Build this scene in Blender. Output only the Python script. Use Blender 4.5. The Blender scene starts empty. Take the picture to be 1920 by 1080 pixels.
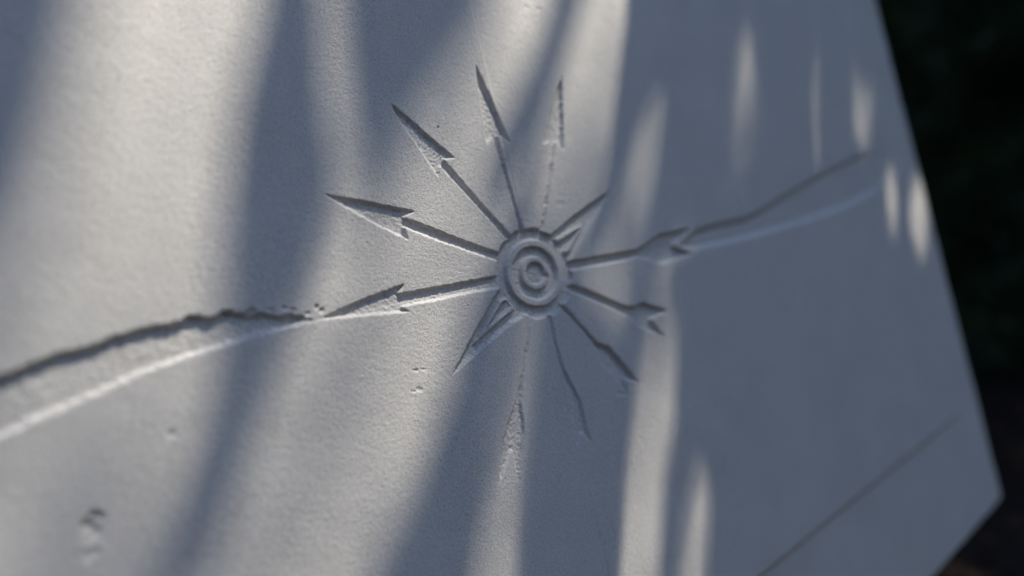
import bpy, math, random
import numpy as np
from mathutils import Vector, Matrix

# ---------------------------------------------------------------- measurements
# The stone face is described in slab units (1 unit = 0.15 m), origin at the middle
# of the carved hub, x to the right along the slab, y up the slab.
U = 0.15
HUB_Z = 0.75
CARVED = {
 'arrow_left': [[(-1.0036, 0.0062), (-0.9019, 0.031), (-0.7914, 0.0521), (-0.6352, 0.0737), (-0.6696, 0.0383), (-0.5422, 0.0353), (-0.391, 0.0315), (-0.1862, 0.027), (-0.125, -0.0143), (-0.2034, -0.0339), (-0.3534, -0.0257), (-0.5328, -0.0237), (-0.6701, -0.0191), (-0.6378, -0.0483), (-0.7884, -0.0257), (-0.9116, -0.0106)], [(0.1357, 0.0234), (0.2113, 0.0246), (0.412, 0.0176), (0.6835, 0.0091), (0.7722, 0.039), (0.8662, 0.0644), (0.9989, 0.0641), (1.138, 0.0638), (1.0469, 0.0198), (0.9607, -0.017), (1.0221, -0.0484), (1.0925, -0.0848), (0.9599, -0.094), (0.8322, -0.1057), (0.7558, -0.0687), (0.6796, -0.0381), (0.5063, -0.0377), (0.2103, -0.0281), (0.1205, -0.0267)]],
 'arrow_1': [[(-0.878, 0.4701), (-0.7031, 0.4189), (-0.5173, 0.3567), (-0.5736, 0.3385), (-0.4549, 0.2768), (-0.3191, 0.2003), (-0.1596, 0.1215), (-0.1166, 0.0669), (-0.1716, 0.0788), (-0.307, 0.1455), (-0.4677, 0.2273), (-0.5846, 0.2946), (-0.5754, 0.2366), (-0.7037, 0.3242), (-0.7948, 0.399)], [(0.113, -0.0516), (0.1945, -0.09), (0.2726, -0.127), (0.3961, -0.2022), (0.5076, -0.2651), (0.5587, -0.276), (0.6247, -0.2699), (0.7129, -0.312), (0.8, -0.3547), (0.7248, -0.3618), (0.656, -0.3741), (0.6922, -0.4307), (0.7235, -0.4853), (0.6293, -0.4332), (0.5556, -0.3897), (0.5244, -0.354), (0.4909, -0.3152), (0.3271, -0.2126), (0.1754, -0.13), (0.1032, -0.0839)]],
 'arrow_2': [[(-0.5216, 0.8304), (-0.4549, 0.7638), (-0.367, 0.6657), (-0.273, 0.5684), (-0.3309, 0.5651), (-0.2533, 0.4446), (-0.1745, 0.3251), (-0.0808, 0.1923), (-0.0711, 0.1529), (-0.1154, 0.1747), (-0.2064, 0.3117), (-0.2848, 0.4281), (-0.3594, 0.536), (-0.3798, 0.4875), (-0.3945, 0.5197), (-0.4307, 0.6051), (-0.4963, 0.744)], [(0.0752, -0.1228), (0.1217, -0.1797), (0.1909, -0.2878), (0.2606, -0.3931), (0.3307, -0.4366), (0.4043, -0.5511), (0.4639, -0.6587), (0.3807, -0.6218), (0.3718, -0.699), (0.3196, -0.6042), (0.2528, -0.4989), (0.2416, -0.4126), (0.1703, -0.2989), (0.0956, -0.195), (0.0375, -0.141)]],
 'arrow_3': [[(-0.0536, 1.005), (-0.0211, 0.879), (0.0096, 0.7438), (0.0361, 0.623), (-0.023, 0.6596), (-0.0221, 0.4612), (-0.0161, 0.3449), (-0.0055, 0.2226), (-0.0036, 0.176), (-0.0389, 0.1811), (-0.0328, 0.2442), (-0.0403, 0.45), (-0.058, 0.651), (-0.0958, 0.6198), (-0.0813, 0.7667), (-0.0654, 0.9405)], [(0.0058, -0.1728), (0.0307, -0.217), (0.0248, -0.3213), (0.0319, -0.4673), (0.0566, -0.5569), (0.0798, -0.6312), (0.0771, -0.7625), (0.0861, -0.8459), (0.0403, -0.7785), (-0.0057, -0.8416), (-0.0009, -0.7211), (0.0032, -0.582), (0.0047, -0.493), (0.0028, -0.3517), (-0.0019, -0.2199), (-0.0178, -0.1677)]],
 'arrow_4': [[(0.4522, 0.9623), (0.3977, 0.7611), (0.3422, 0.5625), (0.3064, 0.6088), (0.2395, 0.4656), (0.1815, 0.3497), (0.1087, 0.2044), (0.0745, 0.1646), (0.0502, 0.1682), (0.0993, 0.2268), (0.185, 0.4164), (0.2681, 0.6162), (0.2158, 0.6027), (0.2684, 0.6955), (0.3703, 0.8539)], [(-0.0527, -0.1601), (-0.0852, -0.2185), (-0.1431, -0.3443), (-0.1937, -0.4367), (-0.241, -0.5494), (-0.2551, -0.6682), (-0.2947, -0.7552), (-0.3511, -0.8716), (-0.3436, -0.7281), (-0.445, -0.8441), (-0.4155, -0.7582), (-0.3787, -0.6663), (-0.308, -0.5739), (-0.2656, -0.5249), (-0.2067, -0.4207), (-0.1545, -0.3116), (-0.1136, -0.202), (-0.09, -0.152)]],
 'needle': [[(0.5876, 0.3387), (0.4956, 0.2539), (0.4118, 0.1882), (0.2991, 0.0909), (0.2159, 0.023), (0.1395, 0.0359), (0.062, 0.1012), (0.1433, 0.1679), (0.2831, 0.2297), (0.4252, 0.2875)], [(-0.5423, -0.3445), (-0.4658, -0.267), (-0.3871, -0.1887), (-0.3078, -0.1166), (-0.2249, -0.0394), (-0.161, -0.0373), (-0.0831, -0.1283), (-0.1243, -0.187), (-0.1829, -0.1959), (-0.3662, -0.2695)]],
 'ribbon_left': [[(-2.3104, -0.0549), (-2.1015, 0.0042), (-1.9958, 0.0256), (-1.8825, 0.0429), (-1.8211, 0.0589), (-1.7579, 0.0709), (-1.6936, 0.0739), (-1.6251, 0.0852), (-1.6015, 0.0947), (-1.5783, 0.0926), (-1.5461, 0.0987), (-1.5048, 0.103), (-1.4731, 0.0991), (-1.431, 0.0984), (-1.4025, 0.11), (-1.3835, 0.1112), (-1.3577, 0.0981), (-1.3269, 0.0912), (-1.3115, 0.1026), (-1.2939, 0.1082), (-1.2752, 0.1022), (-1.2558, 0.0903), (-1.2367, 0.0842), (-1.2181, 0.0744), (-1.1882, 0.0754), (-1.162, 0.0657), (-1.134, 0.0536), (-1.1066, 0.0455), (-1.0829, 0.0522), (-1.0658, 0.0364), (-1.0252, 0.0132), (-1.0155, 0.0049), (-1.1138, -0.0041), (-1.2076, -0.0068), (-1.3492, -0.0182), (-1.5067, -0.0357), (-1.6064, -0.0576), (-1.6993, -0.0803), (-1.8094, -0.1039), (-1.9118, -0.1321), (-2.0261, -0.1633), (-2.2325, -0.2407), (-2.3433, -0.2905)]],
 'ribbon_right': [[(0.9863, -0.021), (1.0722, 0.0129), (1.1836, 0.0575), (1.3877, 0.0695), (1.6287, 0.0691), (1.7848, 0.0884), (2.1071, 0.1574), (2.3462, 0.2055), (2.5972, 0.2614), (3.1381, 0.3488), (3.6301, 0.4113), (3.7476, 0.3634), (3.7487, 0.2024), (3.6713, 0.0947), (3.5331, 0.0672), (2.9528, -0.0263), (2.4486, -0.0609), (2.006, -0.0767), (1.6223, -0.085), (1.2631, -0.0833), (1.1048, -0.0773), (1.0472, -0.0555)]],
}
RIDGES = [([(0.3549, 0.1901), (0.1482, 0.1406), (0.1049, 0.0944), (0.1749, 0.0433), (0.2415, 0.0727)], [(0.3237, 0.1695), (0.1602, 0.1149), (0.1197, 0.0789), (0.1472, 0.0612), (0.2066, 0.0809)]), ([(-0.402, -0.2438), (-0.2252, -0.081), (-0.1743, -0.0842), (-0.1463, -0.1398), (-0.1779, -0.1477)], [(-0.2988, -0.1739), (-0.2056, -0.0925), (-0.1776, -0.0958), (-0.1706, -0.1221), (-0.1977, -0.1359)])]
CHIPS = [(-1.2116, 0.0806, 0.0153, 0.0112, 0.008, -0.2173), (-1.151, 0.075, 0.0141, 0.0076, 0.004, -0.2153), (-1.1064, 0.0712, 0.0126, 0.0077, 0.004, -0.2138), (-0.9972, 0.0516, 0.0076, 0.0119, 0.007, -0.2128), (-1.0603, 0.0272, 0.0148, 0.0078, 0.006, -0.2224), (-1.2564, 0.0715, 0.0116, 0.0092, 0.006, -0.2224), (-1.7576, -0.4505, 0.0313, 0.0514, 0.006, -0.4088), (-1.405, 0.0978, 0.0184, 0.0089, 0.006, -0.2244), (-1.5337, 0.0887, 0.0142, 0.0085, 0.006, -0.2355), (-0.9811, 0.0358, 0.0096, 0.01, 0.006, -0.2158), (-1.0301, 0.0344, 0.0113, 0.0079, 0.005, -0.2189), (-1.0763, 0.0567, 0.0092, 0.0097, 0.004, -0.2158), (-1.7388, -0.4181, 0.0157, 0.0092, 0.009, -0.3977), (-1.7654, -0.4375, 0.0155, 0.0121, 0.009, -0.4062), (-1.7542, -0.46, 0.013, 0.0091, 0.008, -0.411), (-1.775, -0.5182, 0.0208, 0.021, 0.005, -0.4294), (-1.5164, -0.2518, 0.0147, 0.0133, 0.0032, -0.3292), (-0.6809, -0.2742, 0.0181, 0.0051, 0.0035, -0.2713), (-0.6453, -0.2819, 0.0208, 0.0043, 0.0022, -0.2708), (-0.7081, -0.3538, 0.018, 0.0046, 0.0022, -0.2908), (-0.6823, -0.3528, 0.0182, 0.0084, 0.003, -0.2889), (-1.2869, 0.0859, 0.0147, 0.011, 0.01, -0.2204), (-1.3739, 0.0963, 0.0156, 0.0107, 0.008, -0.2229), (3.7703, -1.5441, 0.0587, 0.0273, 0.006, -0.2747), (-0.3239, 0.712, 0.0041, 0.004, 0.01, -0.037), (0.3288, 1.3073, 0.0171, 0.0045, 0.004, 0.083), (0.3952, 1.3043, 0.0246, 0.0045, 0.004, 0.0813), (0.2374, 0.3032, 0.0264, 0.0164, 0.002, -0.1132), (0.3217, -0.5421, 0.0315, 0.021, 0.003, -0.2693), (0.3327, -0.6763, 0.0283, 0.0131, 0.003, -0.2928), (0.8817, 0.047, 0.021, 0.0092, 0.004, -0.1447)]
BLADES = [
 (4.4, [[(-1.8761, 1.8288), (-1.0605, 2.0916)], [(-1.8983, 1.4699), (-1.3181, 1.5871)], [(-1.9544, 1.1004), (-1.4714, 1.1377)], [(-1.992, 0.853), (-1.5678, 0.8491)], [(-2.0285, 0.6131), (-1.6585, 0.578)], [(-2.0246, 0.3734), (-1.763, 0.3262)], [(-2.0148, 0.2371), (-1.8448, 0.1982)], [(-2.0119, 0.0573), (-1.9293, 0.0332)]]),
 (3.2, [[(-0.6559, 2.2219), (-0.5408, 2.259)], [(-0.8766, 1.4616), (-0.7142, 1.4856)], [(-0.9604, 1.1771), (-0.7677, 1.192)], [(-1.107, 0.8449), (-0.8301, 0.8424)], [(-1.2059, 0.535), (-0.8705, 0.5032)], [(-1.2565, 0.3872), (-0.9235, 0.3413)], [(-1.2929, 0.2414), (-0.9825, 0.1854)], [(-1.3166, 0.0777), (-1.0763, 0.0228)], [(-1.3358, -0.0476), (-1.1608, -0.0941)], [(-1.376, -0.1648), (-1.2267, -0.21)], [(-1.424, -0.2762), (-1.2885, -0.3222)], [(-1.5314, -0.4481), (-1.3795, -0.5093)], [(-1.6215, -0.6137), (-1.4754, -0.6817)], [(-1.7563, -0.8717), (-1.6074, -0.9566)]]),
 (4.6, [[(-0.4192, 2.2981), (0.6348, 2.6377)], [(-0.6749, 1.4914), (0.2322, 1.6253)], [(-0.7423, 1.1939), (0.1148, 1.2601)], [(-0.7615, 1.0169), (-0.0756, 1.0402)], [(-0.791, 0.8421), (-0.2515, 0.8372)], [(-0.8159, 0.6699), (-0.4045, 0.6485)], [(-0.8254, 0.5203), (-0.5695, 0.4974)], [(-0.8178, 0.391), (-0.7129, 0.3782)]]),
 (3.0, [[(1.1383, 2.7999), (1.4773, 2.9091)], [(0.6784, 1.6912), (0.8881, 1.7221)], [(0.4553, 1.2864), (0.663, 1.3024)], [(0.2761, 1.0247), (0.4837, 1.0306)], [(0.118, 0.8338), (0.3193, 0.832)], [(-0.0186, 0.6542), (0.1429, 0.6467)], [(-0.1447, 0.4844), (-0.0449, 0.476)], [(-0.239, 0.3451), (-0.1849, 0.3388)], [(-0.3041, 0.256), (-0.2911, 0.2542)]]),
 (1.7, [[(1.7164, 2.9861), (2.3516, 3.1907)], [(1.2109, 1.7698), (1.8007, 1.8568)], [(1.0246, 1.3303), (1.5185, 1.3685)], [(0.9013, 1.0735), (1.3781, 1.0897)], [(0.7974, 0.8579), (1.2043, 0.8564)], [(0.7332, 0.7236), (1.0192, 0.7156)], [(0.659, 0.5932), (0.866, 0.5824)], [(0.5403, 0.3692), (0.7027, 0.3538)], [(0.3713, 0.163), (0.5343, 0.1405)], [(0.2066, -0.0291), (0.3454, -0.0541)], [(0.0567, -0.1839), (0.1967, -0.2144)], [(-0.0386, -0.2903), (0.3206, -0.3781)], [(-0.1162, -0.3963), (0.4861, -0.5593)], [(-0.1759, -0.5279), (0.4235, -0.7092)], [(-0.2431, -0.6771), (0.3509, -0.8787)], [(-0.3417, -0.9272), (0.205, -1.1474)], [(-0.4334, -1.1671), (0.0889, -1.4103)], [(-0.5767, -1.5445), (-0.1111, -1.81)]]),
 (2.0, [[(2.0042, 3.0788), (3.2474, 3.4793)], [(1.4187, 1.8005), (2.5529, 1.9679)], [(1.2805, 1.3501), (2.2799, 1.4273)], [(1.2737, 1.2507), (2.1936, 1.3068)], [(1.2268, 1.1172), (2.0576, 1.1499)], [(1.1515, 0.8244), (1.8321, 0.8183)], [(1.0209, 0.5429), (1.6804, 0.5051)], [(0.9044, 0.3347), (1.5877, 0.2698)], [(0.8348, 0.2202), (1.6036, 0.1307)], [(0.7589, 0.1096), (1.3707, 0.0254)], [(0.6843, -0.0124), (0.8718, -0.0428)], [(0.6097, -0.1018), (0.7246, -0.1225)], [(0.5095, -0.2825), (0.6239, -0.3074)], [(0.3382, -0.4919), (0.5237, -0.5412)], [(0.0907, -0.6605), (0.41, -0.7605)]]),
 (2.0, [[(3.9801, 3.7153), (5.6429, 4.2509)], [(3.2387, 1.8942), (4.4901, 2.0517)], [(3.1177, 1.4919), (4.0768, 1.566)], [(3.1049, 1.3624), (3.8244, 1.4063)], [(3.0641, 1.1896), (3.6542, 1.2128)], [(2.965, 0.9757), (3.5215, 0.9826)], [(2.8799, 0.8087), (3.4236, 0.8038)], [(2.7818, 0.5643), (3.3361, 0.5414)], [(2.7299, 0.4043), (3.4382, 0.3598)], [(2.7025, 0.3454), (3.7003, 0.2748)], [(2.6825, 0.2865), (3.8243, 0.1964)], [(2.6234, 0.1914), (3.6621, 0.0956)], [(2.3459, 0.0827), (3.5635, -0.0525)], [(1.9588, -0.0556), (3.4954, -0.2673)]]),
 (2.0, [[(3.0031, 3.4006), (5.107, 4.0783)], [(2.1655, 1.4184), (3.3418, 1.5092)], [(2.156, 1.3045), (3.2192, 1.3694)], [(2.1683, 1.1543), (3.0801, 1.1902)], [(2.1277, 0.9653), (2.9456, 0.9755)], [(2.0847, 0.816), (2.8535, 0.809)], [(1.9766, 0.5976), (2.756, 0.5654)], [(1.9008, 0.4563), (2.7081, 0.4056)], [(1.8295, 0.3538), (2.6539, 0.2888)], [(1.7611, 0.271), (2.8267, 0.1727)], [(1.6539, 0.1595), (3.3967, -0.0339)], [(1.3222, 0.032), (3.4954, -0.2673)], [(1.1248, -0.0361), (3.57, -0.412)], [(0.9023, -0.1546), (3.9669, -0.7074)], [(0.7782, -0.6087), (4.2121, -1.5202)], [(0.6144, -0.9682), (4.363, -2.2409)], [(0.5782, -1.127), (4.4136, -2.5505)], [(0.6936, -1.257), (4.4391, -2.7064)], [(0.7329, -1.3892), (4.437, -2.9005)], [(0.6219, -1.6586), (4.2461, -3.3466)], [(0.4168, -2.111), (3.7487, -4.0112)]]),
 (2.0, [[(0.6918, -0.907), (0.9752, -0.9988)], [(0.5505, -1.0883), (0.7631, -1.1661)], [(0.487, -1.1631), (0.706, -1.2473)], [(0.4391, -1.2416), (0.6426, -1.3236)], [(0.3082, -1.5125), (0.4341, -1.5711)], [(0.0989, -1.9298), (0.1794, -1.9757)]]),
 (2.0, [[(5.107, 4.0783), (6.9091, 4.6588)], [(3.9568, 1.5567), (5.2994, 1.6604)], [(4.0101, 1.4176), (5.2645, 1.4941)], [(3.9787, 1.2256), (5.1968, 1.2736)], [(3.7958, 0.8004), (4.971, 0.7898)], [(3.5991, 0.5305), (4.7283, 0.4839)], [(3.3863, 0.3631), (4.5546, 0.2897)], [(3.519, 0.2876), (4.4787, 0.2196)], [(3.73, 0.2039), (4.3824, 0.1524)], [(3.7642, 0.0862), (4.1779, 0.048)], [(3.7001, -0.0676), (4.0068, -0.1017)], [(3.5754, -0.2783), (3.8825, -0.3206)], [(3.4638, -0.3957), (3.8573, -0.4561)], [(3.5461, -0.6315), (3.9084, -0.6968)], [(3.3913, -0.9097), (3.8432, -1.008)]]),
 (2.0, [[(6.5647, 4.5479), (22.7545, 9.7631)], [(4.5878, 0.7426), (9.4894, 0.6718)], [(4.3074, 0.1583), (7.6446, -0.1049)], [(4.3355, 0.0335), (7.5181, -0.2602)], [(4.3122, -0.16), (7.3212, -0.502)], [(4.1921, -0.3632), (7.1073, -0.7647)], [(4.0126, -0.5743), (6.8786, -1.0455)], [(3.8506, -0.6864), (6.7457, -1.2087)], [(3.3429, -1.8514), (5.6063, -2.6079)], [(2.9381, -2.5337), (4.9474, -3.4169)]]),
 (2.8, [[(-0.1897, 0.1166), (-0.1623, 0.112)], [(-0.3365, -0.0028), (-0.2102, -0.0276)], [(-0.4229, -0.1263), (-0.2277, -0.1709)], [(-0.4917, -0.2487), (-0.2531, -0.3108)], [(-0.5443, -0.3711), (-0.3041, -0.4412)], [(-0.6382, -0.4766), (-0.3791, -0.5605)], [(-0.7181, -0.6025), (-0.4525, -0.6983)], [(-0.7997, -0.7427), (-0.5313, -0.8508)], [(-0.9635, -0.9202), (-0.6374, -1.0721)], [(-1.1883, -1.1957), (-0.7715, -1.4334)]]),
]
SPRAYS = [(7.5, 0.05, 0.5, [(-1.611, -0.2806), (-1.7017, -0.3301), (-1.8183, -0.4116), (-1.9683, -0.6017)]), (7.0, 0.06, 0.5, [(-1.7823, -0.1385), (-1.9088, -0.25), (-2.0865, -0.5405)]), (7.2, 0.045, 0.32, [(-1.0096, -0.1746), (-1.1024, -0.287), (-1.1983, -0.4294), (-1.3849, -0.814)]), (7.8, 0.035, 0.8, [(-0.8293, -0.3725), (-0.953, -0.6198), (-1.0876, -0.7643), (-1.2319, -0.9833)]), (7.4, 0.035, 0.18, [(0.018, 0.9129), (-0.1813, 0.7117), (-0.4264, 0.4846), (-0.6913, 0.3756)]), (7.6, 0.035, 1.3, [(0.0547, 0.0764), (-0.0618, -0.1075), (-0.2389, -0.4117), (-0.467, -0.9226), (-0.646, -1.2868)]), (7.9, 0.025, 2.6, [(1.0779, 0.603), (0.8042, 0.2538), (0.501, -0.0538), (0.2954, -0.3447)]), (7.3, 0.03, 0.42, [(0.8667, -0.0571), (0.7354, -0.3317), (0.5959, -0.6465), (0.2932, -1.2367), (0.1128, -1.5508)]), (7.7, 0.03, 1.0, [(0.7808, -1.143), (0.5637, -1.4901), (0.3637, -1.81)]), (7.1, 0.035, 1.6, [(2.267, 1.4263), (1.9443, 0.7808), (1.5854, 0.03)]), (7.1, 0.035, 0.7, [(4.087, 1.5668), (3.5781, 0.7572), (3.23, 0.3297)]), (7.1, 0.035, 1.0, [(4.0501, 0.2738), (3.8492, -0.2696), (3.7045, -0.7055)])]
CAM = {'loc': [-1.47759, -0.08058, 2.11303], 'fwd': [0.53675, 0.0151, -0.84361], 'up': [0.19082, 0.97176, 0.13881], 'f': 1031.94}

scene = bpy.context.scene
col = scene.collection
rng = np.random.default_rng(7)
random.seed(7)

def W(x, y, out=0.0):
    """slab coordinates (units) + distance in front of the face (units) -> world metres"""
    return Vector((x * U, -out * U, HUB_Z + y * U))

# ---------------------------------------------------------------- camera
cam_data = bpy.data.cameras.new('camera')
camo = bpy.data.objects.new('camera', cam_data)
col.objects.link(camo)
scene.camera = camo
def vec(v): return Vector((v[0], -v[2], v[1]))
fw, upv = vec(CAM['fwd']).normalized(), vec(CAM['up']).normalized()
rt = fw.cross(upv).normalized(); upv = rt.cross(fw)
camo.matrix_world = Matrix.Translation(W(*CAM['loc'])) @ Matrix((rt, upv, -fw)).transposed().to_4x4()
cam_data.sensor_width = 36.0
cam_data.lens = 36.0 * CAM['f'] / 1920.0
cam_data.clip_start = 0.02
cam_data.clip_end = 500
cam_data.dof.use_dof = True
cam_data.dof.focus_distance = 2.31 * U
cam_data.dof.aperture_fstop = 1.25
cam_data.dof.aperture_blades = 0

# ---------------------------------------------------------------- sky and sun
AZ = math.radians(23.0)      # lean of the sun streaks from the slab's vertical
EL = math.radians(23.0)      # angle between the sun ray and the stone face
SUN = Vector((math.sin(AZ) * math.cos(EL), -math.sin(EL), math.cos(AZ) * math.cos(EL)))   # towards the sun
world = bpy.data.worlds.new('World'); scene.world = world
world.use_nodes = True
nt = world.node_tree
sky = nt.nodes.new('ShaderNodeTexSky'); sky.sky_type = 'NISHITA'; sky.sun_disc = False
sky.sun_elevation = math.asin(SUN.z)
sky.sun_rotation = math.atan2(SUN.x, SUN.y)
sky.air_density = 1.0; sky.dust_density = 0.4; sky.ozone_density = 2.2
bg = nt.nodes['Background']; bg.inputs['Strength'].default_value = 0.128
nt.links.new(sky.outputs[0], bg.inputs[0])
sun_d = bpy.data.lights.new('sun', 'SUN'); sun_d.energy = 5.0; sun_d.angle = math.radians(0.58)
sun_d.color = (1.0, 0.915, 0.76)
suno = bpy.data.objects.new('sun', sun_d); col.objects.link(suno)
suno.rotation_euler = SUN.to_track_quat('Z', 'Y').to_euler()
suno.location = (3, -3, 6)

vs = scene.view_settings
vs.view_transform = 'Standard'; vs.look = 'None'; vs.exposure = 0.86; vs.gamma = 1.0; vs.use_curve_mapping = False

# ---------------------------------------------------------------- materials
def new_mat(name):
    m = bpy.data.materials.new(name); m.use_nodes = True
    n = m.node_tree; b = n.nodes['Principled BSDF']
    return m, n, b
def node(n, t, **kw):
    x = n.nodes.new(t)
    for k, v in kw.items(): setattr(x, k, v)
    return x
def noise(n, co, scale, detail=3.0, rough=0.55):
    x = node(n, 'ShaderNodeTexNoise'); x.inputs['Scale'].default_value = scale
    x.inputs['Detail'].default_value = detail; x.inputs['Roughness'].default_value = rough
    n.links.new(co, x.inputs['Vector']); return x.outputs['Fac']
def ramp(n, fac, stops):
    r = node(n, 'ShaderNodeValToRGB'); n.links.new(fac, r.inputs[0])
    e = r.color_ramp.elements
    while len(e) < len(stops): e.new(0.5)
    for q, (p, c) in zip(e, stops): q.position = p; q.color = (*c, 1)
    return r.outputs[0]
def bump(n, h, strength, dist, prev=None):
    b = node(n, 'ShaderNodeBump'); b.inputs['Strength'].default_value = strength
    b.inputs['Distance'].default_value = dist; n.links.new(h, b.inputs['Height'])
    if prev is not None: n.links.new(prev, b.inputs['Normal'])
    return b.outputs[0]

stone, n, b = new_mat('pale_limestone')
tc = node(n, 'ShaderNodeTexCoord').outputs['Object']
c1 = ramp(n, noise(n, tc, 14, 5, .6), [(.3, (.582, .574, .572)), (.7, (.640, .630, .625))])
c2 = ramp(n, noise(n, tc, 850, 3, .6), [(.30, (.70, .68, .66)), (.52, (1, 1, 1)), (.75, (1.04, 1.035, 1.02))])
mx = node(n, 'ShaderNodeMix', data_type='RGBA', blend_type='MULTIPLY'); mx.inputs[0].default_value = 1.0
n.links.new(c1, mx.inputs[6]); n.links.new(c2, mx.inputs[7])
vo = node(n, 'ShaderNodeTexVoronoi'); vo.inputs['Scale'].default_value = 160; n.links.new(tc, vo.inputs['Vector'])
pores = ramp(n, vo.outputs['Distance'], [(.05, (.45, .43, .41)), (.10, (1, 1, 1))])
thin = ramp(n, noise(n, tc, 75, 1), [(.60, (1, 1, 1)), (.66, (0, 0, 0))])
pm = node(n, 'ShaderNodeMix', data_type='RGBA', blend_type='MIX')
n.links.new(thin, pm.inputs[0]); n.links.new(pores, pm.inputs[6]); pm.inputs[7].default_value = (1, 1, 1, 1)
inv = node(n, 'ShaderNodeMix', data_type='RGBA', blend_type='MULTIPLY'); inv.inputs[0].default_value = 1.0
n.links.new(mx.outputs[2], inv.inputs[6]); n.links.new(pm.outputs[2], inv.inputs[7])
n.links.new(inv.outputs[2], b.inputs['Base Color'])
b.inputs['Roughness'].default_value = 0.9
b.inputs['Specular IOR Level'].default_value = 0.15
g0 = bump(n, noise(n, tc, 60, 3, .5), 0.12, 0.0005)
g1 = bump(n, noise(n, tc, 560, 3, .6), 0.55, 0.00035, g0)
g2 = bump(n, noise(n, tc, 1100, 2, .6), 0.9, 0.00038, g1)
n.links.new(g2, b.inputs['Normal'])

def leaf_material(name, a, c, sc=6.0, spec=.3):
    m, n, b = new_mat(name)
    tc = node(n, 'ShaderNodeTexCoord').outputs['Object']
    n.links.new(ramp(n, noise(n, tc, sc, 3), [(.3, a), (.7, c)]), b.inputs['Base Color'])
    b.inputs['Roughness'].default_value = .6; b.inputs['Specular IOR Level'].default_value = spec
    return m
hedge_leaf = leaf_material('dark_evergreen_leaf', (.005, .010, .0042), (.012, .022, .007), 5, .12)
tree_leaf = leaf_material('broad_tree_leaf', (.035, .070, .020), (.060, .11, .03), 3, .2)
strap_leaf = leaf_material('strap_leaf_green', (.040, .085, .022), (.065, .125, .035), 9, .25)
bark, n, b = new_mat('brown_bark')
tc = node(n, 'ShaderNodeTexCoord').outputs['Object']
nn = noise(n, tc, 22, 5)
n.links.new(ramp(n, nn, [(.3, (.05, .035, .025)), (.7, (.12, .09, .065))]), b.inputs['Base Color'])
n.links.new(bump(n, nn, .8, .01), b.inputs['Normal']); b.inputs['Roughness'].default_value = .9
soil, n, b = new_mat('dark_garden_soil')
tc = node(n, 'ShaderNodeTexCoord').outputs['Object']
nn = noise(n, tc, 30, 6, .65)
n.links.new(ramp(n, nn, [(.3, (.012, .008, .007)), (.7, (.03, .021, .017))]), b.inputs['Base Color'])
n.links.new(bump(n, nn, 1, .02), b.inputs['Normal']); b.inputs['Roughness'].default_value = 1.0; b.inputs['Specular IOR Level'].default_value = .05
litter, n, b = new_mat('fallen_brown_leaf')
tc = node(n, 'ShaderNodeTexCoord').outputs['Object']
n.links.new(ramp(n, noise(n, tc, 9, 2), [(.3, (.025, .013, .009)), (.7, (.05, .026, .016))]), b.inputs['Base Color'])
b.inputs['Roughness'].default_value = .9; b.inputs['Specular IOR Level'].default_value = .1
plinth_mat, n, b = new_mat('grey_plinth_stone')
tc = node(n, 'ShaderNodeTexCoord').outputs['Object']
nn = noise(n, tc, 40, 5)
n.links.new(ramp(n, nn, [(.3, (.20, .19, .18)), (.7, (.30, .29, .27))]), b.inputs['Base Color'])
n.links.new(bump(n, nn, .6, .004), b.inputs['Normal']); b.inputs['Roughness'].default_value = .9

# ---------------------------------------------------------------- mesh helpers
def mesh_np(name, verts, faces, material, smooth=True):
    """verts (n,3) float, faces (m,k) int"""
    me = bpy.data.meshes.new(name)
    verts = np.ascontiguousarray(verts, dtype=np.float32); faces = np.ascontiguousarray(faces, dtype=np.int32)
    m, k = faces.shape
    me.vertices.add(len(verts)); me.vertices.foreach_set('co', verts.ravel())
    me.loops.add(m * k); me.loops.foreach_set('vertex_index', faces.ravel())
    me.polygons.add(m); me.polygons.foreach_set('loop_start', np.arange(0, m * k, k, dtype=np.int32))
    me.update(calc_edges=True)
    me.validate()
    if smooth: me.polygons.foreach_set('use_smooth', np.ones(len(me.polygons), dtype=bool))
    me.materials.append(material)
    me.update()
    return me
def link(name, me, parent=None):
    o = bpy.data.objects.new(name, me); col.objects.link(o)
    if parent is not None: o.parent = parent
    return o
def tag(o, label, cat, group=None, kind=None):
    if label: o['label'] = label
    if cat: o['category'] = cat
    if group: o['group'] = group
    if kind: o['kind'] = kind
    return o

# ---------------------------------------------------------------- stone slab: a carved relief
R_, L_, T_, B_ = 4.37, -3.30, 2.50, -2.855      # slab edges in units
THICK = 0.62                                    # 93 mm
EDGE = 0.045                                    # rounded arris
CORNER = 0.07

def lattice(x, y, s, seed):
    r = np.random.default_rng(seed).random((257, 257)).astype(np.float32) * 2 - 1
    fx, fy = x / s, y / s
    ix, iy = np.floor(fx).astype(int), np.floor(fy).astype(int)
    u, v = fx - ix, fy - iy
    u, v = u * u * (3 - 2 * u), v * v * (3 - 2 * v)
    ix %= 256; iy %= 256
    a, b_, c, d = r[ix, iy], r[ix + 1, iy], r[ix, iy + 1], r[ix + 1, iy + 1]
    return (a * (1 - u) + b_ * u) * (1 - v) + (c * (1 - u) + d * u) * v

def axis(parts):
    o = []
    for a, b_, s in parts: o.append(np.linspace(a, b_, max(2, int(round((b_ - a) / s)) + 1))[:-1])
    return np.concatenate(o + [[parts[-1][1]]])
xs = axis([(L_, -2.15, .12), (-2.15, -1.05, .0055), (-1.05, 1.0, .0036), (1.0, 2.2, .008), (2.2, R_ - .06, .012), (R_ - .06, R_, .006)])
ys = axis([(B_, B_ + .06, .006), (B_ + .06, -1.1, .012), (-1.1, -.95, .006), (-.95, 1.02, .0036), (1.02, 1.4, .0055), (1.4, 1.8, .02), (1.8, T_, .10)])
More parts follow.
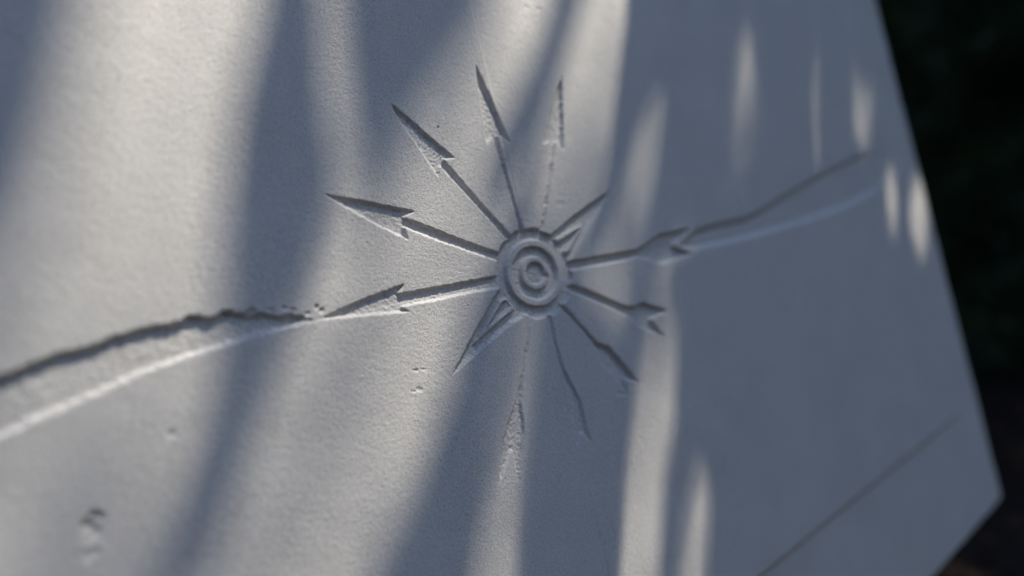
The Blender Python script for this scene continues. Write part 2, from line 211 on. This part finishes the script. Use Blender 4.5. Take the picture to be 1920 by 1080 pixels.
# rim columns that become the sides of the block
xs = np.concatenate([[L_ - 2, L_ - 1], xs, [R_ + 1, R_ + 2]])
ys = np.concatenate([[B_ - 2, B_ - 1], ys, [T_ + 1, T_ + 2]])
GX, GY = np.meshgrid(xs, ys, indexing='ij')
NX, NY = GX.shape

def poly_sdf(P, x, y):
    P = np.asarray(P); d2 = np.full(x.shape, 1e9); ins = np.zeros(x.shape, bool)
    for i in range(len(P)):
        a, b_ = P[i - 1], P[i]
        e = b_ - a; wx, wy = x - a[0], y - a[1]
        t = np.clip((wx * e[0] + wy * e[1]) / max(e @ e, 1e-12), 0, 1)
        d2 = np.minimum(d2, (wx - t * e[0]) ** 2 + (wy - t * e[1]) ** 2)
        cr = ((a[1] <= y) != (b_[1] <= y))
        with np.errstate(divide='ignore', invalid='ignore'):
            xi = a[0] + (y - a[1]) / (b_[1] - a[1] if b_[1] != a[1] else 1e-12) * e[0]
        ins ^= cr & (x < xi)
    d = np.sqrt(d2)
    return np.where(ins, d, -d)               # positive inside
def smooth(t):
    t = np.clip(t, 0, 1); return t * t * (3 - 2 * t)
def wallprof(t):                                # almost straight chiselled wall with eased ends
    t = np.clip(t, 0, 1); return 0.6 * t + 0.4 * t * t * (3 - 2 * t)

dep = np.zeros((NX, NY)); owner = np.zeros((NX, NY), np.int16); own_d = np.full((NX, NY), -1.0)
jag = .0022 * lattice(GX, GY, .010, 1) + .0013 * lattice(GX, GY, .0048, 2)
def sub(P, m):
    P = np.asarray(P)
    i0, i1 = np.searchsorted(xs, [P[:, 0].min() - m, P[:, 0].max() + m]); j0, j1 = np.searchsorted(ys, [P[:, 1].min() - m, P[:, 1].max() + m])
    return slice(i0, i1), slice(j0, j1)
def carve(P, D, w, idx, jagged=1.0, m=.04, fade=False):
    s = sub(P, m); x, y = GX[s], GY[s]
    d = poly_sdf(P, x, y)
    dj = d + jagged * jag[s]
    c = D * wallprof(dj / w)
    if fade: c = c * (1 - .8 * smooth((x - 3.15) / .55))
    dep[s] = np.maximum(dep[s], c)
    o = (d > -.010) & (d > own_d[s])
    own_d[s] = np.where(o, d, own_d[s]); owner[s] = np.where(o, idx, owner[s])
names = ['arrow_left', 'arrow_1', 'arrow_2', 'arrow_3', 'arrow_4', 'needle', 'ribbon_left', 'ribbon_right']
for i, k in enumerate(names, 1):
    for j, P in enumerate(CARVED[k]):
        D, w = {'ribbon_left': (.021, .018), 'ribbon_right': (.023, .044), 'needle': (.0215, .0135)}.get(k, ((.0160, .0115), (.0240, .0125))[j])
        if k in ('arrow_3', 'arrow_4'): D, w = ((.0205, .010), (.0140, .010))[j]
        carve(P, D, w, i, 2.2 if k == 'ribbon_left' else 1.0, fade=k == 'ribbon_right')
# ridges standing inside the two ends of the compass needle
for A, Bp in RIDGES:
    s = sub(A, .03); x, y = GX[s], GY[s]
    up = wallprof((poly_sdf(A, x, y) + .002 + .7 * jag[s]) / .007) * (1 - wallprof((poly_sdf(Bp, x, y) + .004 + .7 * jag[s]) / .007))
    dep[s] *= 1 - .85 * up
# hub: a recessed moat, a proud ring, a groove and a broken inner ring
HUB, RING, INNER = 9, 10, 11
RR = np.hypot(GX, GY); TH = np.arctan2(GY, GX)
near = RR < .32
facet = .213 * (1 + .018 * np.cos(12 * TH + 3.1))
rj = RR + .7 * jag
moat = wallprof((facet - rj) / .009)
ringp = wallprof((.163 - rj) / .009) * wallprof((rj - .119) / .009)
gap = np.clip(1 - smooth((np.abs(TH + math.radians(24)) - math.radians(6)) / math.radians(9)), 0, 1)
innp = wallprof((.084 - rj) / .009) * wallprof((rj - .046) / .009) * (1 - .65 * gap)
hub = .0195 * moat * (1 - .97 * ringp) * (1 - .92 * innp)
hub -= np.where(RR < .05, .0025 * smooth((.05 - RR) / .02), 0)
ringzone = RR < .195
dep = np.where(near, np.where(ringzone, hub, np.maximum(dep, hub)), dep)
owner[(RR < .222)] = HUB
owner[(RR < .190)] = RING
owner[(RR < .1035)] = INNER
# chips knocked out of the surface
CH = 12
for k, (cx, cy, rx, ry, d, an) in enumerate(CHIPS):
    m = 3 * max(rx, ry)
    s = sub([(cx - m, cy - m), (cx + m, cy + m)], 0); x, y = GX[s] - cx, GY[s] - cy
    u, v = x * math.cos(an) + y * math.sin(an), -x * math.sin(an) + y * math.cos(an)
    wob = 1 + .35 * lattice(GX[s], GY[s], max(.5 * (rx + ry) * .8, .006), 30 + k)
    q = np.hypot(u / rx, v / ry) * wob
    dep[s] = np.maximum(dep[s], 0) + d * (1 - smooth((q - .55) / .6)) * 1.0
    o = (q < 1.25) & (owner[s] == 0)
    owner[s] = np.where(o, CH + k, owner[s])
# raised centre panel: a fine step along its lower edge that dies out round the corner
GRV = CH + len(CHIPS)
yb, xr = -1.927, 3.78
fx = 1 - smooth((GX - (xr - .12)) / .40)
step = .024 * fx * wallprof((GY - (yb - .016)) / .030)
lift = step
own_step = (np.abs(GY - yb) < .05) & (GX < xr + .12) & (owner == 0) & (GX > L_ + .25)
owner[own_step] = GRV
# surface: rubbed stone, gentle undulation, rougher in the cuts
cutmask = np.clip(dep / .012, 0, 1)
relief = (.0022 * lattice(GX, GY, .31, 11) + .0005 * lattice(GX + .4 * GY, GY, .085, 12) + .0001 * lattice(GX, GY, .021, 13)
          + .0006 * lattice(GX, GY, .0085, 14) + cutmask * (  .0011 * lattice(GX, GY, .011, 15) + .0014 * lattice(GX, GY, .0065, 16)))
H = lift - dep + relief
# block shape: rounded arris, then sides
cx0, cy0, hx, hy = (R_ + L_) / 2, (T_ + B_) / 2, (R_ - L_) / 2, (T_ - B_) / 2
PX, PY = GX.copy(), GY.copy()
lvl = np.zeros((NX, NY))
for i, v in ((0, 2), (1, 1), (NX - 2, 1), (NX - 1, 2)): lvl[i, :] = np.maximum(lvl[i, :], v)
for j, v in ((0, 2), (1, 1), (NY - 2, 1), (NY - 1, 2)): lvl[:, j] = np.maximum(lvl[:, j], v)
PX = np.clip(PX, L_, R_); PY = np.clip(PY, B_, T_)
# rounded plan corners
dx = np.maximum(np.abs(PX - cx0) - (hx - CORNER), 0); dy = np.maximum(np.abs(PY - cy0) - (hy - CORNER), 0)
rr = np.hypot(dx, dy); f = np.where(rr > CORNER, CORNER / np.maximum(rr, 1e-9), 1)
PX = cx0 + np.sign(PX - cx0) * np.where(rr > CORNER, (hx - CORNER) + dx * f, np.abs(PX - cx0))
PY = cy0 + np.sign(PY - cy0) * np.where(rr > CORNER, (hy - CORNER) + dy * f, np.abs(PY - cy0))
dx2 = np.abs(PX - cx0) - (hx - CORNER); dy2 = np.abs(PY - cy0) - (hy - CORNER)
sd = np.hypot(np.maximum(dx2, 0), np.maximum(dy2, 0)) + np.minimum(np.maximum(dx2, dy2), 0) - CORNER   # negative inside
arris = .010 * np.maximum(lattice(GX, GY, .09, 51), 0) + .006 * np.maximum(lattice(GX, GY, .03, 52), 0)   # worn, slightly uneven arris
e = np.clip(1 + (sd + arris) / EDGE, 0, 1)
H = H * (1 - e) - EDGE * (1 - np.sqrt(np.maximum(1 - e * e, 0)))
H = np.where(lvl == 1, -EDGE * 1.05, np.where(lvl == 2, -THICK, H))
V = np.stack([PX * U, -H * U, PY * U], -1).reshape(-1, 3)
idx = np.arange(NX * NY).reshape(NX, NY)
Q = np.stack([idx[:-1, :-1], idx[1:, :-1], idx[1:, 1:], idx[:-1, 1:]], -1).reshape(-1, 4)
ql = owner[:-1, :-1].reshape(-1)
# smooth normals of the whole relief, so that the parts meet without a visible seam
P3 = V.reshape(NX, NY, 3)
Nn = np.cross(np.gradient(P3, axis=0), np.gradient(P3, axis=1)).reshape(-1, 3)
Nn /= np.maximum(np.linalg.norm(Nn, axis=1, keepdims=True), 1e-12)

def relief_part(name, sel, parent, extra=None):
    q = Q[sel]
    used = np.unique(q); remap = np.full(len(V), -1, np.int32); remap[used] = np.arange(len(used))
    me = mesh_np(name, V[used], remap[q], stone)
    if len(me.vertices) == len(used):
        me.normals_split_custom_set_from_vertices(Nn[used].tolist())
    o = link(name, me, parent)
    return o
slab = relief_part('stone_slab', ql == 0, None)
slab.location = (0, 0, HUB_Z)
tag(slab, 'pale limestone slab carved with a hub of radiating arrows, dappled with sunlight', 'stone slab')
plain = {1: 'carved_arrow', 2: 'carved_arrow', 3: 'carved_arrow', 4: 'carved_arrow', 5: 'carved_arrow', 6: 'carved_needle', 7: 'carved_ribbon', 8: 'carved_ribbon'}
for i, nm in plain.items(): relief_part(nm, ql == i, slab)
hub_o = relief_part('carved_hub', ql == HUB, slab)
relief_part('ring', ql == RING, hub_o)
relief_part('inner_ring', ql == INNER, hub_o)
for k in range(len(CHIPS)):
    if (ql == CH + k).any(): relief_part('chip', ql == CH + k, slab)
relief_part('border_step', ql == GRV, slab)
# back of the block
back = mesh_np('back_face', np.array([[L_ * U + .004, THICK * U, B_ * U + .004], [R_ * U - .004, THICK * U, B_ * U + .004], [R_ * U - .004, THICK * U, T_ * U - .004], [L_ * U + .004, THICK * U, T_ * U - .004]]), np.array([[3, 2, 1, 0]]), stone, False)
link('back_face', back, slab)

# ---------------------------------------------------------------- plinth under the slab
import bmesh
def bevel_box(name, lo, hi, material, bev=.008, parent=None):
    bm = bmesh.new(); bmesh.ops.create_cube(bm, size=1)
    for v in bm.verts: v.co = Vector([lo[i] + (v.co[i] + .5) * (hi[i] - lo[i]) for i in range(3)])
    bmesh.ops.bevel(bm, geom=bm.edges[:], offset=bev, segments=2, profile=.5, affect='EDGES')
    me = bpy.data.meshes.new(name); bm.to_mesh(me); bm.free(); me.materials.append(material)
    return link(name, me, parent)
zb = HUB_Z + B_ * U
pl = bevel_box('plinth', (-.36, -.01, -.05), (.26, .10, zb + .0005), plinth_mat)
tag(pl, 'grey stone plinth block under the carved limestone slab', 'plinth')

# ---------------------------------------------------------------- ground
def ground():
    a = np.concatenate([-np.geomspace(60, 5, 12), np.linspace(-4.8, 4.8, 160), np.geomspace(5, 60, 12)])
    gx, gy = np.meshgrid(a, a, indexing='ij')
    z = .012 * lattice(gx + 100, gy + 100, .13, 21) + .02 * lattice(gx + 100, gy + 100, .6, 22)
    v = np.stack([gx, gy, z], -1).reshape(-1, 3); k = len(a)
    i = np.arange(k * k).reshape(k, k)
    f = np.stack([i[:-1, :-1], i[1:, :-1], i[1:, 1:], i[:-1, 1:]], -1).reshape(-1, 4)
    o = link('ground', mesh_np('ground', v, f, soil)); o['kind'] = 'structure'
ground()

# ---------------------------------------------------------------- foliage helpers
def leaf_cloud(points, normals_bias, size, aspect=.45, r=rng):
    """folded pointed leaves (6 vertices, 4 triangles) at the given points"""
    k = len(points)
    d = r.normal(size=(k, 3)) + normals_bias; d /= np.linalg.norm(d, axis=1, keepdims=True)
    s = np.cross(d, r.normal(size=(k, 3))); s /= np.linalg.norm(s, axis=1, keepdims=True)
    nn_ = np.cross(d, s)
    L = (size * r.uniform(.6, 1.3, k))[:, None]; Wd = L * aspect * .5
    p = points
    v = np.stack([p, p + d * L * .45 + s * Wd + nn_ * Wd * .35, p + d * L, p + d * L * .45 - s * Wd + nn_ * Wd * .35, p + d * L * .5 - nn_ * Wd * .1], 1).reshape(-1, 3)
    b0 = np.arange(k)[:, None] * 5
    f = np.concatenate([b0 + np.array([[0, 1, 4]]), b0 + np.array([[1, 2, 4]]), b0 + np.array([[2, 3, 4]]), b0 + np.array([[3, 0, 4]])])
    return v, f
def tube(name, pts, rad, material, parent, sides=8):
    pts = [Vector(p) for p in pts]; v = []; f = []
    for i, p in enumerate(pts):
        t = (pts[min(i + 1, len(pts) - 1)] - pts[max(i - 1, 0)]).normalized()
        a = t.orthogonal().normalized(); b_ = t.cross(a)
        for k in range(sides):
            an = 2 * math.pi * k / sides
            v.append(p + (a * math.cos(an) + b_ * math.sin(an)) * rad[i])
    for i in range(len(pts) - 1):
        for k in range(sides):
            f.append((i * sides + k, i * sides + (k + 1) % sides, (i + 1) * sides + (k + 1) % sides, (i + 1) * sides + k))
    return link(name, mesh_np(name, np.array(v), np.array(f), material), parent)

# ---------------------------------------------------------------- hedge to the right, behind the slab
hedge = link('hedge', None); hedge.location = (2.6, 1.0, 0)
tag(hedge, 'dark evergreen hedge in deep shade behind the right edge of the slab', 'hedge', 'hedges round the garden')
def hedge_points(k):
    x = rng.uniform(-.45, 1.1, k); y = rng.uniform(-2.2, 2.2, k); z = rng.uniform(.02, 3.1, k)
    p = np.stack([x, y, z], 1)
    bulge = -.42 + .16 * lattice(p[:, 1] + 50, p[:, 2] + 50, .42, 41) + .10 * lattice(p[:, 1] + 50, p[:, 2] + 50, .17, 42)
    keep = p[:, 0] > bulge
    p = p[keep]; bulge = bulge[keep]
    depth = p[:, 0] - bulge
    return p[rng.random(len(p)) < np.exp(-depth / .55)]
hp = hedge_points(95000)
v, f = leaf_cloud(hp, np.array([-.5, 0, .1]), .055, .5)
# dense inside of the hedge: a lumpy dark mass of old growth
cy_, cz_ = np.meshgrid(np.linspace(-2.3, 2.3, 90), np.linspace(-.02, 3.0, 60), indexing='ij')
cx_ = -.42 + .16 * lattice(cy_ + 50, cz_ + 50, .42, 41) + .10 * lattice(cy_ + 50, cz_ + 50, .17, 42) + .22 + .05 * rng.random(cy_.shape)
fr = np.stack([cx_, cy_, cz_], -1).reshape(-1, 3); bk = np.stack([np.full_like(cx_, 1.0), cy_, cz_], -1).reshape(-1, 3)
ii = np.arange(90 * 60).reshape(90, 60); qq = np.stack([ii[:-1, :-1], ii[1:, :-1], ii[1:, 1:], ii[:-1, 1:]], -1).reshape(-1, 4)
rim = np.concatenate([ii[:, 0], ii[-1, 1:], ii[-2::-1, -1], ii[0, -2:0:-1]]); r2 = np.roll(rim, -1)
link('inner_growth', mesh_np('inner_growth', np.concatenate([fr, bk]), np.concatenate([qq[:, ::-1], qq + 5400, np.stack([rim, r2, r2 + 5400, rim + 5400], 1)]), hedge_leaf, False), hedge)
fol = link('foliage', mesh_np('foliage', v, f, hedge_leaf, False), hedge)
for k in range(7):
    y0 = -1.8 + .6 * k
    tube('stem', [(.5, y0, -.03), (.5 + random.uniform(-.1, .1), y0 + random.uniform(-.1, .1), .9), (.45, y0 + random.uniform(-.2, .2), 2.0)], [.035, .028, .012], bark, hedge)

# unseen hedge copies added behind and left of the camera to hide low sky
for place, turn, text in (((.2, -3.5, 0), -90, 'unseen dark evergreen hedge added behind the viewer to hide the low sky'),
                          ((-3.4, -.9, 0), 180, 'unseen dark evergreen hedge added on the left of the slab to hide the low sky')):
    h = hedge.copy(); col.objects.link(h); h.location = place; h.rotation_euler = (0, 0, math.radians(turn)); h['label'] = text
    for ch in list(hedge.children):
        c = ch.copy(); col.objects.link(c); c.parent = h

# ---------------------------------------------------------------- unseen tree added to shade the hedge and the ground behind the slab
tree = link('added_shade_tree', None); tree.location = (5.0, -1.6, 0)
tag(tree, 'unseen broad leafed tree added beyond the frame to shade the dark hedge', 'tree')
tube('trunk', [(0, 0, -.1), (.05, .02, 1.2), (-.05, .1, 2.6), (-.1, .3, 3.9)], [.16, .13, .11, .06], bark, tree, 12)
for k in range(7):
    an = k * .9 + .3
    tube('limb', [(-.05, .1, 2.4 + .15 * k), (-.05 + .7 * math.cos(an), .1 + .7 * math.sin(an), 3.0 + .18 * k), (-.05 + 1.6 * math.cos(an), .1 + 1.6 * math.sin(an), 3.5 + .2 * k)], [.055, .035, .012], bark, tree)
cen = []
while len(cen) < 90:
    p = rng.normal(size=3); p /= np.linalg.norm(p); p *= rng.random() ** (1 / 3)
    cen.append(p * np.array([2.5, 2.5, 1.0]) + np.array([-.2, .6, 4.1]))
cp = np.concatenate([c + rng.normal(size=(330, 3)) * np.array([.30, .30, .16]) for c in cen])
v, f = leaf_cloud(cp, np.array([0, 0, -.3]), .13, .55)
link('crown', mesh_np('crown', v, f, tree_leaf, False), tree)

# ---------------------------------------------------------------- strap-leaved plant hanging over the slab, its blades striping the stone with shade
plant = link('overhanging_plant', None); plant.location = (3.0, -1.3, 0)
tag(plant, 'strap leaved plant beyond the frame whose hanging blades stripe the slab with shade', 'plant')
off = Vector(plant.location)
Sx, So, Sy = SUN.x, -SUN.y, SUN.z
def blade(t, rows):
    v = []; f = []
    k = len(rows)
    # smooth the traced outline with a Catmull-Rom pass
    A = np.array([[r[0][0], r[0][1], r[1][0], r[1][1]] for r in rows])
    pts = []
    for i in range(k - 1):
        p0, p1, p2, p3 = A[max(i - 1, 0)], A[i], A[i + 1], A[min(i + 2, k - 1)]
        for q in np.linspace(0, 1, 5)[:-1]:
            pts.append(.5 * (2 * p1 + (p2 - p0) * q + (2 * p0 - 5 * p1 + 4 * p2 - p3) * q * q + (3 * p1 - p0 - 3 * p2 + p3) * q ** 3))
    pts.append(A[-1]); pts = np.array(pts); n_ = len(pts)
    for i, (lx, ly, rx, ry) in enumerate(pts):
        u = i / (n_ - 1)
        tt = t * (1 + .10 * math.sin(2.2 * u + t * 7))
        shift = Vector((Sx, -So, Sy)) * tt
        Lp, Rp = W(lx, ly) + shift, W(rx, ry) + shift
        wd = (Rp - Lp).length
        M_ = (Lp + Rp) / 2 + Vector((Sx, -So, Sy)) * (-.16 * wd)
        for p in (Lp, (Lp * .5 + M_ * .5) + SUN * (-.02 * wd), M_, (Rp * .5 + M_ * .5) + SUN * (-.02 * wd), Rp): v.append(p - off)
    top = v[0:5]
    for i in range(n_ - 1):
        for c in range(4): f.append((i * 5 + c, i * 5 + c + 1, i * 5 + 5 + c + 1, i * 5 + 5 + c))
    o = link('leaf', mesh_np('leaf', np.array(v), np.array(f), strap_leaf), plant)
    s = o.modifiers.new('thickness', 'SOLIDIFY'); s.thickness = .0008
    return (v[0] + v[4]) / 2
tops = [blade(t, rows) for t, rows in BLADES]
crown_pt = W(6.5, 6.5) + SUN * 1.5 - off
tube('stem', [Vector((0, 0, -.1)), Vector((.0, -.03, 1.0)), Vector((-.1, 0, 2.0)), Vector((-.6, .25, 2.8)), crown_pt], [.05, .045, .04, .03, .02], bark, plant, 10)
for tp in tops:
    mid = (tp + crown_pt) / 2 + Vector((0, 0, .25))
    tube('leaf_stalk', [crown_pt, mid, tp], [.008, .006, .004], strap_leaf, plant, 6)

# unseen leafy sprays added to dim the sun, high up along its direction: each leaf's shadow is blurred by the sun's width, so they only thin the sunlight
toff = Vector(tree.location)
for t, half, cover, pts in SPRAYS:
    srng = np.random.default_rng(int(1000 * (pts[0][0] + 5)) + 7)
    q = [W(x, y) + SUN * (t * (1 + .02 * math.sin(3 * i))) - toff for i, (x, y) in enumerate(pts)]
    tube('twig', q, [.004] * len(q), bark, tree, 5)
    top = W(pts[0][0] + 2.2, 4.5) + SUN * t - toff
    tube('limb', [Vector((-.1, .3, 3.9)), (Vector((-.1, .3, 3.9)) + top) / 2 + Vector((0, 0, .4)), top, q[0]], [.03, .018, .008, .004], bark, tree, 6)
    A = np.array([list(p) for p in q]); seg = np.linalg.norm(np.diff(A, axis=0), axis=1)
    size = .062; k = int(seg.sum() * 2 * half * cover / (.20 * size * size))
    c = np.searchsorted(np.cumsum(seg) / seg.sum(), srng.random(k)); c = np.minimum(c, len(seg) - 1); w_ = srng.random((k, 1))
    side = np.array(SUN.cross(Vector(A[-1] - A[0])).normalized())
    base = A[c] * (1 - w_) + A[c + 1] * w_ + srng.normal(size=(k, 1)) * side * half * .6 + srng.normal(size=(k, 3)) * .025
    v, f = leaf_cloud(base, np.array([0, 0, -.2]), size, .55, srng)
    link('added_leaf_spray', mesh_np('added_leaf_spray', v, f, tree_leaf, False), tree)['kind'] = 'stuff'

# ---------------------------------------------------------------- fallen leaves on the soil
k = 2600
p = np.stack([rng.uniform(.3, 2.6, k), rng.uniform(-1.2, 2.6, k), rng.uniform(.012, .035, k)], 1)
v, f = leaf_cloud(p, np.array([0, 0, 0]), .06, .5)
v[:, 2] = .012 + np.abs(v[:, 2] - .02) * .35
lo = link('leaf_litter', mesh_np('leaf_litter', v, f, litter, False))
tag(lo, 'brown fallen leaves lying on the dark soil below the slab', 'leaf litter', kind='stuff')
